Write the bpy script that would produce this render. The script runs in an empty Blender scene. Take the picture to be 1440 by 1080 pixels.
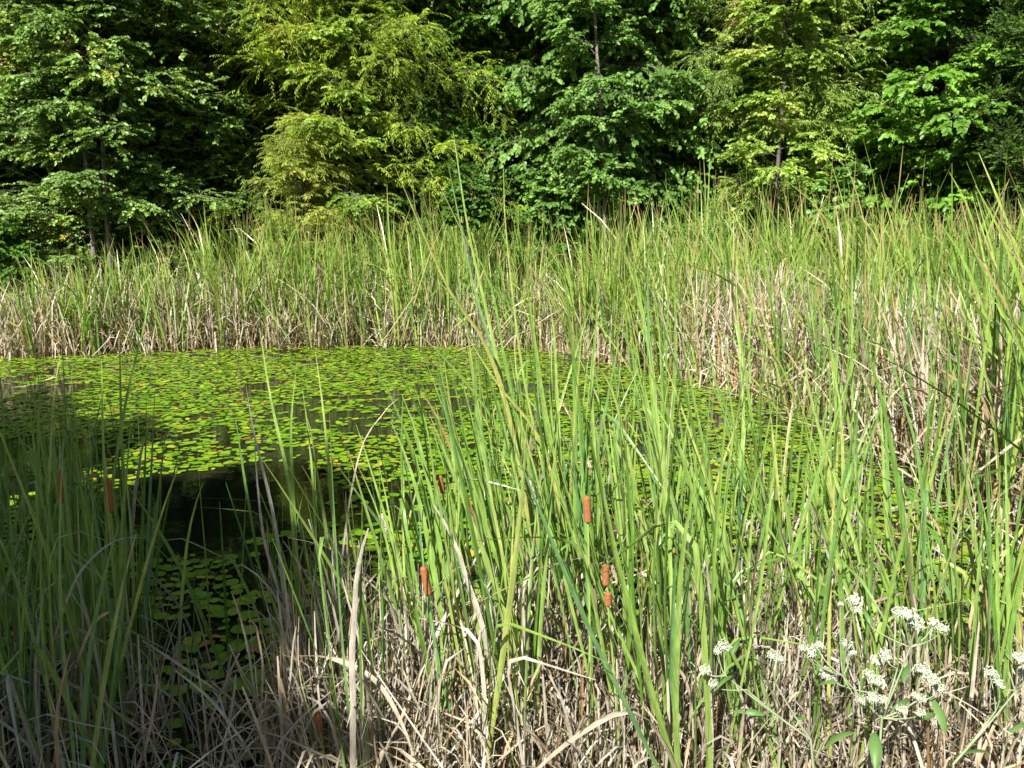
import bpy, math
import numpy as np
from mathutils import Vector
R = math.radians
rng = np.random.default_rng(7)
scene = bpy.context.scene
# ------------------------------------------------------------------ camera, sky, sun, exposure
CAMZ, PITCH, F = 1.8, R(10), 1130.0
cam_d = bpy.data.cameras.new('camera'); cam = bpy.data.objects.new('camera', cam_d)
scene.collection.objects.link(cam); scene.camera = cam
cam.location = (0, 0, CAMZ); cam.rotation_euler = (R(90) - PITCH, 0, 0)
cam_d.sensor_width = 36; cam_d.lens = F / 1440 * 36; cam_d.clip_end = 2000; cam_d.clip_start = .05
SUN_EL, SUN_AZ = R(42), R(205)                 # azimuth clockwise from +Y: behind the camera, a little left
sv = Vector((math.cos(SUN_EL) * math.sin(SUN_AZ), math.cos(SUN_EL) * math.cos(SUN_AZ), math.sin(SUN_EL)))
w = bpy.data.worlds.new('World'); scene.world = w; w.use_nodes = True
nt = w.node_tree; bg = nt.nodes['Background']; sk = nt.nodes.new('ShaderNodeTexSky')
sk.sky_type = 'NISHITA'; sk.sun_disc = False; sk.sun_elevation = SUN_EL; sk.sun_rotation = SUN_AZ
nt.links.new(sk.outputs[0], bg.inputs[0]); bg.inputs[1].default_value = .05
sun_d = bpy.data.lights.new('sun', 'SUN'); sun_d.energy = 5; sun_d.angle = R(.5); sun_d.color = (1, .955, .87)
sun = bpy.data.objects.new('sun', sun_d); scene.collection.objects.link(sun)
sun.rotation_euler = sv.to_track_quat('Z', 'Y').to_euler(); sun.location = sv * 50
vs = scene.view_settings; vs.view_transform = 'Standard'; vs.look = 'None'; vs.gamma = 1; vs.exposure = 1.08
cy = scene.cycles; cy.max_bounces = 6; cy.diffuse_bounces = 1; cy.glossy_bounces = 3; cy.transmission_bounces = 4; cy.transparent_max_bounces = 4

# ------------------------------------------------------------------ helpers
C = scene.collection
def tag(o, label=None, cat=None, group=None, kind=None):
    for k, v in (('label', label), ('category', cat), ('group', group), ('kind', kind)):
        if v: o[k] = v
    return o
def empty(name, loc=(0, 0, 0), rz=0):
    o = bpy.data.objects.new(name, None); C.objects.link(o); o.location = loc; o.rotation_euler = (0, 0, rz)
    o.empty_display_size = .1
    return o
def make_mesh(name, V, Fc, mats, attrs=None, smooth=True, mi=None):
    """V (n,3), Fc list of (m,k) int arrays"""
    V = np.asarray(V, dtype=np.float32).reshape(-1, 3)
    if not isinstance(Fc, list): Fc = [Fc]
    me = bpy.data.meshes.new(name); me.vertices.add(len(V)); me.vertices.foreach_set('co', V.ravel())
    idx = np.concatenate([f.ravel() for f in Fc]).astype(np.int32)
    tot = np.concatenate([np.full(len(f), f.shape[1]) for f in Fc]).astype(np.int32)
    st = np.concatenate([[0], np.cumsum(tot)[:-1]]).astype(np.int32)
    me.loops.add(len(idx)); me.loops.foreach_set('vertex_index', idx)
    me.polygons.add(len(tot)); me.polygons.foreach_set('loop_start', st); me.polygons.foreach_set('loop_total', tot)
    if smooth: me.polygons.foreach_set('use_smooth', np.ones(len(tot), dtype=bool))
    for m in (mats if isinstance(mats, (list, tuple)) else [mats]): me.materials.append(m)
    if mi is not None: me.polygons.foreach_set('material_index', np.asarray(mi, dtype=np.int32))
    for k, a in (attrs or {}).items():
        at = me.attributes.new(k, 'FLOAT', 'POINT'); at.data.foreach_set('value', np.asarray(a, dtype=np.float32).ravel())
    me.update(calc_edges=True)
    return me
def link(name, me, parent=None, loc=(0, 0, 0), rot=(0, 0, 0), sc=None):
    o = bpy.data.objects.new(name, me); C.objects.link(o); o.location = loc; o.rotation_euler = rot
    if sc is not None: o.scale = sc
    if parent: o.parent = parent
    return o
def norm(a): return a / np.maximum(np.linalg.norm(a, axis=-1, keepdims=True), 1e-9)
def ray(px, py):
    x, y = (px - 720) / F, (540 - py) / F
    return np.array([x, math.cos(PITCH) + y * math.sin(PITCH), -math.sin(PITCH) + y * math.cos(PITCH)])
def at(px, py, Y):                              # the point the photo shows at (px, py), Y metres out
    d = ray(px, py); return np.array([0, 0, CAMZ]) + d * (Y / d[1])
def gp(px, py, z=0):                            # where that sight line meets height z
    d = ray(px, py); return np.array([0, 0, CAMZ]) + d * ((z - CAMZ) / d[2])

def strips(P, side, wid, fold=.18, three=True):
    """P (N,S,3) centre lines, side (N,S,3) unit, wid (N,S) half widths -> verts, quads, t"""
    N, S = P.shape[:2]
    tan = norm(np.gradient(P, axis=1)); nrm = np.cross(side, tan)
    W = wid[..., None]
    if three:
        V = np.stack([P - side * W + nrm * W * fold, P - nrm * W * fold, P + side * W + nrm * W * fold], 2); K = 3
    else:
        V = np.stack([P - side * W, P + side * W], 2); K = 2
    base = (np.arange(N) * S * K)[:, None, None] + (np.arange(S - 1) * K)[None, :, None] + np.arange(K - 1)[None, None, :]
    Q = np.stack([base, base + 1, base + K + 1, base + K], -1).reshape(-1, 4)
    t = np.broadcast_to(np.linspace(0, 1, S)[None, :, None], (N, S, K))
    return V.reshape(-1, 3), Q, t.ravel(), K
def blade_lines(base, az, L, theta, S):
    N = len(L); ds = (L / (S - 1))[:, None]
    th = (theta[:, 1:] + theta[:, :-1]) / 2
    h = np.concatenate([np.zeros((N, 1)), np.cumsum(np.sin(th) * ds, 1)], 1)
    z = np.concatenate([np.zeros((N, 1)), np.cumsum(np.cos(th) * ds, 1)], 1)
    d = np.stack([np.cos(az), np.sin(az), np.zeros(N)], -1)
    return base[:, None, :] + d[:, None, :] * h[..., None] + np.array([0, 0, 1.])[None, None] * z[..., None]
def blades(base, az, L, lean, curl, width, S=8, three=False, kinkp=0, kink_rng=(.35, .8), kink_amt=(1.0, 2.4), face=None, twist=1.2, fold=.2, r=rng, tippow=.7, wob=.05):
    N = len(L); t = np.linspace(0, 1, S)[None]
    th = lean[:, None] + curl[:, None] * t ** 2 + np.cumsum(r.normal(0, wob, (N, S)), 1) * (t > 0)
    if kinkp > 0:
        k = (r.random(N) < kinkp)[:, None]; tk = r.uniform(*kink_rng, N)[:, None]
        th = th + k * r.uniform(*kink_amt, N)[:, None] * np.clip((t - tk) * 14, 0, 1)
    P = blade_lines(base, az, L, th, S)
    tan = norm(np.gradient(P, axis=1))
    if face is None: face = r.uniform(0, 2 * np.pi, N)
    fa = face[:, None] + twist * (t * r.uniform(-1, 1, N)[:, None])
    sd = np.stack([np.cos(fa), np.sin(fa), np.zeros_like(fa)], -1)
    sd = norm(sd - tan * (sd * tan).sum(-1, keepdims=True))
    wid = (width / 2)[:, None] * np.clip((1.02 - t) / .4, .02, 1) ** tippow * np.clip(.75 + t * 1.5, 0, 1)
    V, Q, tt, K = strips(P, sd, wid, fold, three)
    rn = np.repeat(r.random(N), S * K)
    return V, Q, tt, rn
def tubes(P, rad, sides=5):
    N, S = P.shape[:2]; tan = norm(np.gradient(P, axis=1))
    ref = np.where(np.abs(tan[..., 2:3]) > .9, np.array([1., 0, 0]), np.array([0, 0, 1.]))
    a = norm(np.cross(tan, ref)); b = np.cross(tan, a)
    ang = np.arange(sides) * 2 * np.pi / sides
    V = P[:, :, None] + rad[..., None, None] * (a[:, :, None] * np.cos(ang)[:, None] + b[:, :, None] * np.sin(ang)[:, None])
    bs = (np.arange(N) * S * sides)[:, None, None] + (np.arange(S - 1) * sides)[None, :, None]
    i = np.arange(sides)[None, None]; j = (i + 1) % sides
    Q = np.stack([bs + i, bs + j, bs + sides + j, bs + sides + i], -1).reshape(-1, 4)
    return V.reshape(-1, 3), Q
def join(parts):
    V = []; Q = []; A = []; off = 0
    for p in parts:
        V.append(p[0]); Q.append(p[1] + off); off += len(p[0]); A.append(p[2:])
    out = [np.concatenate(V), np.concatenate(Q)]
    for k in range(len(A[0])): out.append(np.concatenate([a[k] for a in A]))
    return out

# ------------------------------------------------------------------ materials
def mat(name):
    m = bpy.data.materials.new(name); m.use_nodes = True; nt = m.node_tree; nt.nodes.clear()
    return m, nt
def N_(nt, typ, **kw):
    n = nt.nodes.new(typ)
    for k, v in kw.items(): setattr(n, k, v)
    return n
def ramp(nt, stops, src, interp='LINEAR'):
    n = nt.nodes.new('ShaderNodeValToRGB'); cr = n.color_ramp; cr.interpolation = interp
    while len(cr.elements) < len(stops): cr.elements.new(.5)
    for e, (p, c) in zip(cr.elements, stops): e.position = p; e.color = (*c, 1)
    nt.links.new(src, n.inputs[0]); return n.outputs[0]
def math_(nt, op, a, b=None, c=None):
    n = nt.nodes.new('ShaderNodeMath'); n.operation = op
    for i, v in enumerate((a, b, c)):
        if v is None: continue
        if isinstance(v, (int, float)): n.inputs[i].default_value = v
        else: nt.links.new(v, n.inputs[i])
    return n.outputs[0]
def mixc(nt, f, a, b, mode='MIX'):
    n = nt.nodes.new('ShaderNodeMix'); n.data_type = 'RGBA'; n.blend_type = mode
    for i, v in ((0, f), (6, a), (7, b)):
        if isinstance(v, (int, float)): n.inputs[i].default_value = v
        elif isinstance(v, tuple): n.inputs[i].default_value = (*v, 1)
        else: nt.links.new(v, n.inputs[i])
    return n.outputs[2]
def rnd_src(nt, objr=True):
    a = N_(nt, 'ShaderNodeAttribute', attribute_name='rnd').outputs['Fac']
    if not objr: return a
    o = N_(nt, 'ShaderNodeObjectInfo').outputs['Random']
    return math_(nt, 'FRACT', math_(nt, 'ADD', a, math_(nt, 'MULTIPLY', o, 7.13)))
def leafy(nt, col, transl=.35, rough=.45, spec=.4, tcol=None):
    pb = N_(nt, 'ShaderNodeBsdfPrincipled'); nt.links.new(col, pb.inputs['Base Color'])
    pb.inputs['Roughness'].default_value = rough; pb.inputs['Specular IOR Level'].default_value = spec
    tr = N_(nt, 'ShaderNodeBsdfTranslucent')
    tc = mixc(nt, 1.0, col, tcol or (1.5, 1.35, .5), 'MULTIPLY'); nt.links.new(tc, tr.inputs[0])
    mx = N_(nt, 'ShaderNodeMixShader'); mx.inputs[0].default_value = transl
    nt.links.new(pb.outputs[0], mx.inputs[1]); nt.links.new(tr.outputs[0], mx.inputs[2])
    out = N_(nt, 'ShaderNodeOutputMaterial'); nt.links.new(mx.outputs[0], out.inputs[0])
def leaf_mat(name, stops, transl=.35, rough=.42, spec=.45, patch=.35, pscale=.9, tcol=None):
    m, nt = mat(name); r = rnd_src(nt, False)
    geo = N_(nt, 'ShaderNodeNewGeometry'); nz = N_(nt, 'ShaderNodeTexNoise'); nz.inputs['Scale'].default_value = pscale
    nt.links.new(geo.outputs['Position'], nz.inputs['Vector'])
    r = math_(nt, 'MULTIPLY_ADD', math_(nt, 'SUBTRACT', nz.outputs[0], .5), 1.5, math_(nt, 'MULTIPLY', r, .97)); col = ramp(nt, stops, r)
    v = ramp(nt, [(.3, (1 - patch,) * 3), (.7, (1 + patch * .4,) * 3)], nz.outputs[0])
    col = mixc(nt, 1.0, col, v, 'MULTIPLY')
    leafy(nt, col, transl, rough, spec, tcol); return m
def blade_mat(name, stops, tip=(.42, .30, .15), basec=(.30, .33, .12), tipstart=.94, transl=.22, rough=.34, tipmin=.5):
    m, nt = mat(name); r = rnd_src(nt); col = ramp(nt, stops, r)
    t = N_(nt, 'ShaderNodeAttribute', attribute_name='t').outputs['Fac']
    tc = N_(nt, 'ShaderNodeTexCoord'); nz = N_(nt, 'ShaderNodeTexNoise'); nz.inputs['Scale'].default_value = 22
    nt.links.new(tc.outputs['Object'], nz.inputs['Vector'])
    v = ramp(nt, [(.3, (.78,) * 3), (.7, (1.12,) * 3)], nz.outputs[0]); col = mixc(nt, 1.0, col, v, 'MULTIPLY')
    mp = N_(nt, 'ShaderNodeMapping'); mp.inputs['Scale'].default_value = (260, 260, 3); nt.links.new(tc.outputs['Object'], mp.inputs['Vector'])
    n3_ = N_(nt, 'ShaderNodeTexNoise'); n3_.inputs['Scale'].default_value = 1.5; nt.links.new(mp.outputs[0], n3_.inputs['Vector'])
    col = mixc(nt, 1.0, col, ramp(nt, [(.35, (.72, .74, .70)), (.65, (1.18, 1.15, 1.1))], n3_.outputs[0]), 'MULTIPLY')
    r2 = math_(nt, 'FRACT', math_(nt, 'MULTIPLY', r, 5.7))
    st = math_(nt, 'ADD', math_(nt, 'MULTIPLY', r2, tipmin), tipstart - .08)
    f = N_(nt, 'ShaderNodeMapRange'); nt.links.new(t, f.inputs[0]); nt.links.new(st, f.inputs[1])
    nt.links.new(math_(nt, 'ADD', st, .1), f.inputs[2])
    col = mixc(nt, f.outputs[0], col, tip)
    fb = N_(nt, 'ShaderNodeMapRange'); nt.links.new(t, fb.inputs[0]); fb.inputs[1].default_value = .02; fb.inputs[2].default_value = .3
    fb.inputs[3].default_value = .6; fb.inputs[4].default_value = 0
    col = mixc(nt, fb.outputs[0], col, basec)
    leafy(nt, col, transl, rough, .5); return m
G = [(0, (.09, .20, .03)), (.2, (.19, .34, .07)), (.45, (.31, .45, .12)), (.6, (.24, .38, .08)), (.78, (.13, .29, .11)), (.92, (.36, .45, .12)), (1, (.40, .42, .13))]
M_BLADE = blade_mat('cattail_green', G)
M_FAR = blade_mat('reed_green', [(0, (.08, .19, .03)), (.35, (.20, .34, .06)), (.7, (.30, .43, .08)), (.9, (.37, .44, .11)), (1, (.44, .39, .18))], tipstart=.84, tipmin=.35, transl=.22)
DEADS = [(0, (.10, .075, .05)), (.2, (.30, .24, .17)), (.45, (.52, .48, .41)), (.7, (.42, .39, .34)), (.88, (.60, .50, .36)), (1, (.34, .20, .09))]
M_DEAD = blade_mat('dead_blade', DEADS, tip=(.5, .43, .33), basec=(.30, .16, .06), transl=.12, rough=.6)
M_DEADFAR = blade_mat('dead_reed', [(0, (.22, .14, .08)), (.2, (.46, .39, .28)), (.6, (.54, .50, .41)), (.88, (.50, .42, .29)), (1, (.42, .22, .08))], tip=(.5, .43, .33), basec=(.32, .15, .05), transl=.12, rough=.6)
def plain(name, col, rough=.6, bump=None, col2=None, scale=20, metal=0, spec=.4):
    m, nt = mat(name); pb = N_(nt, 'ShaderNodeBsdfPrincipled'); out = N_(nt, 'ShaderNodeOutputMaterial'); nt.links.new(pb.outputs[0], out.inputs[0])
    pb.inputs['Roughness'].default_value = rough; pb.inputs['Specular IOR Level'].default_value = spec
    tc = N_(nt, 'ShaderNodeNewGeometry'); nz = N_(nt, 'ShaderNodeTexNoise'); nz.inputs['Scale'].default_value = scale; nz.inputs['Detail'].default_value = 6
    nt.links.new(tc.outputs['Position'], nz.inputs['Vector'])
    nt.links.new(ramp(nt, [(.35, col), (.65, col2 or col)], nz.outputs[0]), pb.inputs['Base Color'])
    if bump:
        b = N_(nt, 'ShaderNodeBump'); b.inputs['Strength'].default_value = bump; b.inputs['Distance'].default_value = .02
        nt.links.new(nz.outputs[0], b.inputs['Height']); nt.links.new(b.outputs[0], pb.inputs['Normal'])
    return m
M_BARK = plain('bark', (.06, .05, .04), .9, .8, (.15, .13, .105), 14)
M_BARKP = plain('pale_bark', (.10, .09, .07), .9, .6, (.24, .215, .18), 12)
M_HEAD = plain('seed_head_felt', (.24, .09, .03), .95, .2, (.36, .15, .055), 220)
M_FLUFF = plain('seed_fluff', (.38, .30, .22), .95, .9, (.6, .54, .46), 120)
M_STALK = plain('flower_stalk', (.22, .34, .07), .5, None, (.28, .38, .1), 8)
M_SPIKE = plain('dry_spike', (.4, .3, .18), .8, .3, (.5, .4, .26), 60)
M_FLOWER = plain('white_florets', (.36, .44, .27), .8, .5, (.66, .69, .56), 220)
M_STEM = plain('hairy_stem', (.22, .30, .14), .7, None, (.34, .38, .24), 20)
M_MUD = plain('forest_floor', (.028, .022, .014), .95, .8, (.07, .05, .03), 5)

# water
m, nt = mat('pond_water'); M_WATER = m
pb = N_(nt, 'ShaderNodeBsdfPrincipled'); out = N_(nt, 'ShaderNodeOutputMaterial'); nt.links.new(pb.outputs[0], out.inputs[0])
geo = N_(nt, 'ShaderNodeNewGeometry'); nz = N_(nt, 'ShaderNodeTexNoise'); nz.inputs['Scale'].default_value = 1.3; nz.inputs['Detail'].default_value = 5
nt.links.new(geo.outputs['Position'], nz.inputs['Vector'])
nt.links.new(ramp(nt, [(.35, (.006, .006, .004)), (.7, (.015, .015, .009))], nz.outputs[0]), pb.inputs['Base Color'])
pb.inputs['Roughness'].default_value = .04; pb.inputs['IOR'].default_value = 1.33
n2 = N_(nt, 'ShaderNodeTexNoise'); n2.inputs['Scale'].default_value = 9; nt.links.new(geo.outputs['Position'], n2.inputs['Vector'])
b = N_(nt, 'ShaderNodeBump'); b.inputs['Strength'].default_value = .12; b.inputs['Distance'].default_value = .01
nt.links.new(n2.outputs[0], b.inputs['Height']); nt.links.new(b.outputs[0], pb.inputs['Normal'])
# pads
m, nt = mat('pad_leaf'); M_PAD = m
r = rnd_src(nt, False)
c = ramp(nt, [(0, (.10, .24, .012)), (.25, (.15, .31, .014)), (.6, (.20, .36, .02)), (.9, (.27, .40, .03)), (.968, (.45, .42, .04)), (.986, (.60, .40, .05)), (.99, (.42, .16, .04)), (1, (.20, .10, .05))], r)
nz = N_(nt, 'ShaderNodeTexNoise'); nz.inputs['Scale'].default_value = 60; geo = N_(nt, 'ShaderNodeNewGeometry'); nt.links.new(geo.outputs['Position'], nz.inputs['Vector'])
c = mixc(nt, 1.0, c, ramp(nt, [(.3, (.85,) * 3), (.7, (1.1,) * 3)], nz.outputs[0]), 'MULTIPLY')
leafy(nt, c, .12, .33, .5)

# ------------------------------------------------------------------ the pond outline and the ground
FARPX = [(0, 503), (150, 497), (300, 490), (450, 487), (600, 485), (720, 488), (800, 496), (900, 520), (1000, 537), (1100, 562), (1200, 605), (1300, 655), (1380, 700), (1440, 745)]
far = [gp(x, y)[:2] for x, y in FARPX]
POLY = np.array([(-14, 11.5)] + [tuple(p) for p in far] + [(3.15, 3.9), (2.75, 2.9), (2.2, 2.3), (-.5, 2.15), (-3, 1.9), (-8, 1.5), (-14, 2.5)])
def sd_pond(x, y):                              # signed distance, positive inside
    x = np.asarray(x, float); y = np.asarray(y, float); ins = np.zeros(x.shape, bool); dm = np.full(x.shape, 1e9)
    n = len(POLY)
    for i in range(n):
        ax, ay = POLY[i]; bx, by = POLY[(i + 1) % n]
        ins ^= ((ay > y) != (by > y)) & (x < (bx - ax) * (y - ay) / (by - ay + 1e-12) + ax)
        ex, ey = bx - ax, by - ay; u = np.clip(((x - ax) * ex + (y - ay) * ey) / (ex * ex + ey * ey), 0, 1)
        dm = np.minimum(dm, np.hypot(x - ax - u * ex, y - ay - u * ey))
    return np.where(ins, dm, -dm)
def gh(x, y):
    s = sd_pond(x, y)
    return np.where(s > 0, -.35 * np.clip(s / .8, 0, 1) - .02, .28 * (1 - np.exp(s / 1.2)) - .02 + .05 * np.sin(x * 1.3) * np.sin(y * 1.7) * np.clip(-s, 0, 1))
u = np.linspace(-1, 1, 221); gx = np.sinh(u * 5.2) / np.sinh(5.2) * 400; gy = gx + 8
X, Y = np.meshgrid(gx, gy, indexing='xy'); Z = gh(X, Y)
n = len(gx); ii = (np.arange(n - 1)[:, None] * n + np.arange(n - 1)[None]).ravel()
me = make_mesh('ground', np.stack([X, Y, Z], -1), np.stack([ii, ii + 1, ii + n + 1, ii + n], -1), M_MUD)
tag(link('ground', me), kind='structure')
wx = np.linspace(-16, 8, 60); wy = np.linspace(0, 17, 60); X, Y = np.meshgrid(wx, wy)
n = 60; ii = (np.arange(n - 1)[:, None] * n + np.arange(n - 1)[None]).ravel()
me = make_mesh('water', np.stack([X, Y, X * 0], -1), np.stack([ii, ii + 1, ii + n + 1, ii + n], -1), M_WATER)
tag(link('water', me), kind='structure')

# ------------------------------------------------------------------ floating pads
def vnoise(x, y, s, seed):
    r = np.random.default_rng(seed); T = r.random((64, 64)); x = x * s; y = y * s
    xi = np.floor(x).astype(int); yi = np.floor(y).astype(int); fx = x - xi; fy = y - yi
    fx = fx * fx * (3 - 2 * fx); fy = fy * fy * (3 - 2 * fy)
    g = lambda a, b: T[a % 64, b % 64]
    return (g(xi, yi) * (1 - fx) + g(xi + 1, yi) * fx) * (1 - fy) + (g(xi, yi + 1) * (1 - fx) + g(xi + 1, yi + 1) * fx) * fy
sp = .074
px_, py_ = np.meshgrid(np.arange(-13.5, 4.5, sp), np.arange(2.3, 14.2, sp * .92)); px_ = px_ + (np.arange(px_.shape[0]) % 2)[:, None] * sp / 2
px_ = px_.ravel() + rng.normal(0, .022, px_.size); py_ = py_.ravel() + rng.normal(0, .022, py_.size)
s = sd_pond(px_, py_); keep = (s > .02) & (np.abs(px_) < .85 * py_ + 2.2)
dens = .36 * vnoise(px_, py_, .9, 1) + .32 * vnoise(px_, py_, 2.9, 2) + .32 * vnoise(px_, py_ , 7, 3)
thr = np.interp(py_, [3, 5, 6.2, 8.5, 10.5, 12], [.33, .36, .40, .43, .37, .28])
keep &= dens > thr
def hole(cx, cy, rx, ry, rot=0):                # open water, without pads
    dx, dy = px_ - cx, py_ - cy; a = dx * math.cos(rot) + dy * math.sin(rot); b_ = -dx * math.sin(rot) + dy * math.cos(rot)
    return (a / rx) ** 2 + (b_ / ry) ** 2 < 1 + .5 * (vnoise(px_, py_, 2.2, 5) - .5) + .3 * (vnoise(px_, py_, 7, 6) - .5)
h1 = gp(288, 715); h2 = gp(18, 660); h3 = gp(455, 720)
keep &= ~hole(h1[0] + .02, h1[1] + .12, .82, 1.0, -.3) & ~hole(h2[0] - .2, h2[1], .8, 1.1)
keep &= ~(hole(h3[0], h3[1], .85, .42) & (rng.random(px_.size) < .75))
keep &= ~((py_ < 3.0) & (px_ < -.5) & (rng.random(px_.size) < .7)); px_, py_ = px_[keep], py_[keep]; NP = len(px_)
prad = rng.uniform(.026, .050, NP); pasp = rng.uniform(.72, .9, NP); prot = rng.uniform(0, np.pi, NP); pz = rng.uniform(.003, .014, NP)
ptx, pty = rng.normal(0, .05, NP), rng.normal(0, .05, NP); prad = np.where(rng.random(NP) < .2, prad * .65, prad); cu_ = rng.random(NP) < .1; ptx = np.where(cu_, ptx * 3.5, ptx); prn = rng.random(NP) * (.985 + .015 * (rng.random(NP) < .3))
farwash = np.clip((py_ - 9) / 4, 0, 1); prn = np.where(rng.random(NP) < farwash * .25, rng.uniform(.75, .96, NP), prn)
def pad_geom(x, y, rad, asp, rot, z, tx, ty, rn):
    K = 11; a = np.arange(K) * 2 * np.pi / K; n = len(x)
    lx = np.concatenate([np.zeros((n, 1)), np.cos(a)[None] * rad[:, None]], 1); ly = np.concatenate([np.zeros((n, 1)), np.sin(a)[None] * (rad * asp)[:, None]], 1)
    lz = np.concatenate([np.full((n, 1), -.002), np.zeros((n, K)) + .0015 * np.sin(3 * a + 1)[None]], 1)
    vz = z[:, None] + lz + lx * tx[:, None] + ly * ty[:, None]
    c, s_ = np.cos(rot)[:, None], np.sin(rot)[:, None]
    V = np.stack([x[:, None] + lx * c - ly * s_, y[:, None] + lx * s_ + ly * c, np.maximum(vz, .0015)], -1)
    b_ = (np.arange(n) * (K + 1))[:, None]; i = np.arange(K)[None]
    T = np.stack([b_ + i * 0, b_ + 1 + i, b_ + 1 + (i + 1) % K], -1).reshape(-1, 3)
    return V.reshape(-1, 3), T, np.repeat(rn, K + 1)
dcam = np.hypot(px_, py_)
vis = (np.abs(px_) < .6 * py_) & (py_ > 3.1) & (px_ < .3)          # the open part of the pond, nearest first
order = np.argsort(np.where(vis, dcam, 1e3)); ind = order[:280]; rest = order[280:]
V, T, rn = pad_geom(*(a[rest] for a in (px_, py_, prad, pasp, prot, pz, ptx, pty, prn)))
tag(link('lily_pads', make_mesh('lily_pads', V, T, M_PAD, {'rnd': rn})), 'small oval green and yellow pads carpeting the whole pond', 'floating pads', kind='stuff')
pv = {}
for k, rv in enumerate([.1, .3, .5, .7, .85, .2, .6, .93, .965, .99]):
    o_ = np.zeros(1); V, T, rn = pad_geom(o_, o_, o_ + .045, o_ + .8, o_, o_ + .008, o_ + .02, o_ - .02, o_ + rv)
    V[:, 2] -= .006; pv[rv] = make_mesh('pad', V, T, M_PAD, {'rnd': rn})
SHX, SHY = -1.0, 3.9
for i in ind:
    rv = min(pv, key=lambda q: abs(q - prn[i])) if prn[i] > .9 else [.1, .3, .5, .7, .85, .2, .6][int(prn[i] * 70) % 7]
    o = link('lily_pad', pv[rv], None, (px_[i], py_[i], pz[i]), (ptx[i], pty[i], prot[i]), (prad[i] / .045,) * 2 + (1,))
    yel = rv > .9; dark = px_[i] < SHX and py_[i] < SHY
    if rv > .98: tag(o, 'browned pad floating among green pads near the front reeds', 'floating pad', 'browned pads near the front')
    elif yel: tag(o, 'yellowing pad floating among green pads near the front reeds', 'floating pad', 'yellow pads near the front')
    elif dark: tag(o, 'green oval pad floating in the shaded water at lower left', 'floating pad', 'shaded pads at lower left')
    else: tag(o, 'green oval pad floating in sunlit water behind the front reeds', 'floating pad', 'sunlit pads near the front')

# ------------------------------------------------------------------ trees
def leaves(P, D, Nn, L, W, r):
    D = norm(D); S_ = norm(np.cross(D, Nn)); Nn = np.cross(S_, D); L = L[:, None]; W = W[:, None]
    f = Nn * W * .35; dr = -Nn * L * .12
    V = np.stack([P, P + D * L * .35 + S_ * W + f, P + D * L * .72 + S_ * W * .75 + f + dr * .5, P + D * L + dr,
                  P + D * L * .72 - S_ * W * .75 + f + dr * .5, P + D * L * .35 - S_ * W + f], 1)
    b_ = (np.arange(len(P)) * 6)[:, None]
    Q = np.concatenate([b_ + np.array([[0, 1, 2, 3]]), b_ + np.array([[0, 3, 4, 5]])], 0)
    return V.reshape(-1, 3), Q, np.repeat(r.random(len(P)), 6)
UP = np.array([0, 0, 1.])
def child(s, d, l, g, n, a_rng, l_fn, r, tilt=0., flat=.3, u_rng=(.2, 1.)):
    """n children per parent: start, direction, length"""
    M = len(s); idx = np.repeat(np.arange(M), n)
    u = (np.tile(np.arange(n), M) + r.random(M * n)) / n * (u_rng[1] - u_rng[0]) + u_rng[0]
    p = s[idx] + d[idx] * (l[idx] * u)[:, None] - UP * (g[idx] * l[idx] * u * u)[:, None]
    tan = norm(d[idx] - UP * (2 * g[idx] * u)[:, None])
    sg = np.where(np.tile(np.arange(n), M) % 2 == 0, 1., -1.)
    side = norm(np.cross(tan, UP + r.normal(0, .15, (M * n, 3))))
    a = r.uniform(*a_rng, M * n)
    dd = norm(tan * np.cos(a)[:, None] + side * (np.sin(a) * sg)[:, None] + r.normal(0, flat, (M * n, 3)) * np.array([.5, .5, 1]) + UP * tilt)
    return p, dd, l_fn(l[idx], u, r), idx, u
def curve(s, d, l, g, S):
    u = np.linspace(0, 1, S)[None, :, None]
    return s[:, None] + d[:, None] * l[:, None, None] * u - UP * (g * l)[:, None, None] * u * u
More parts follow.
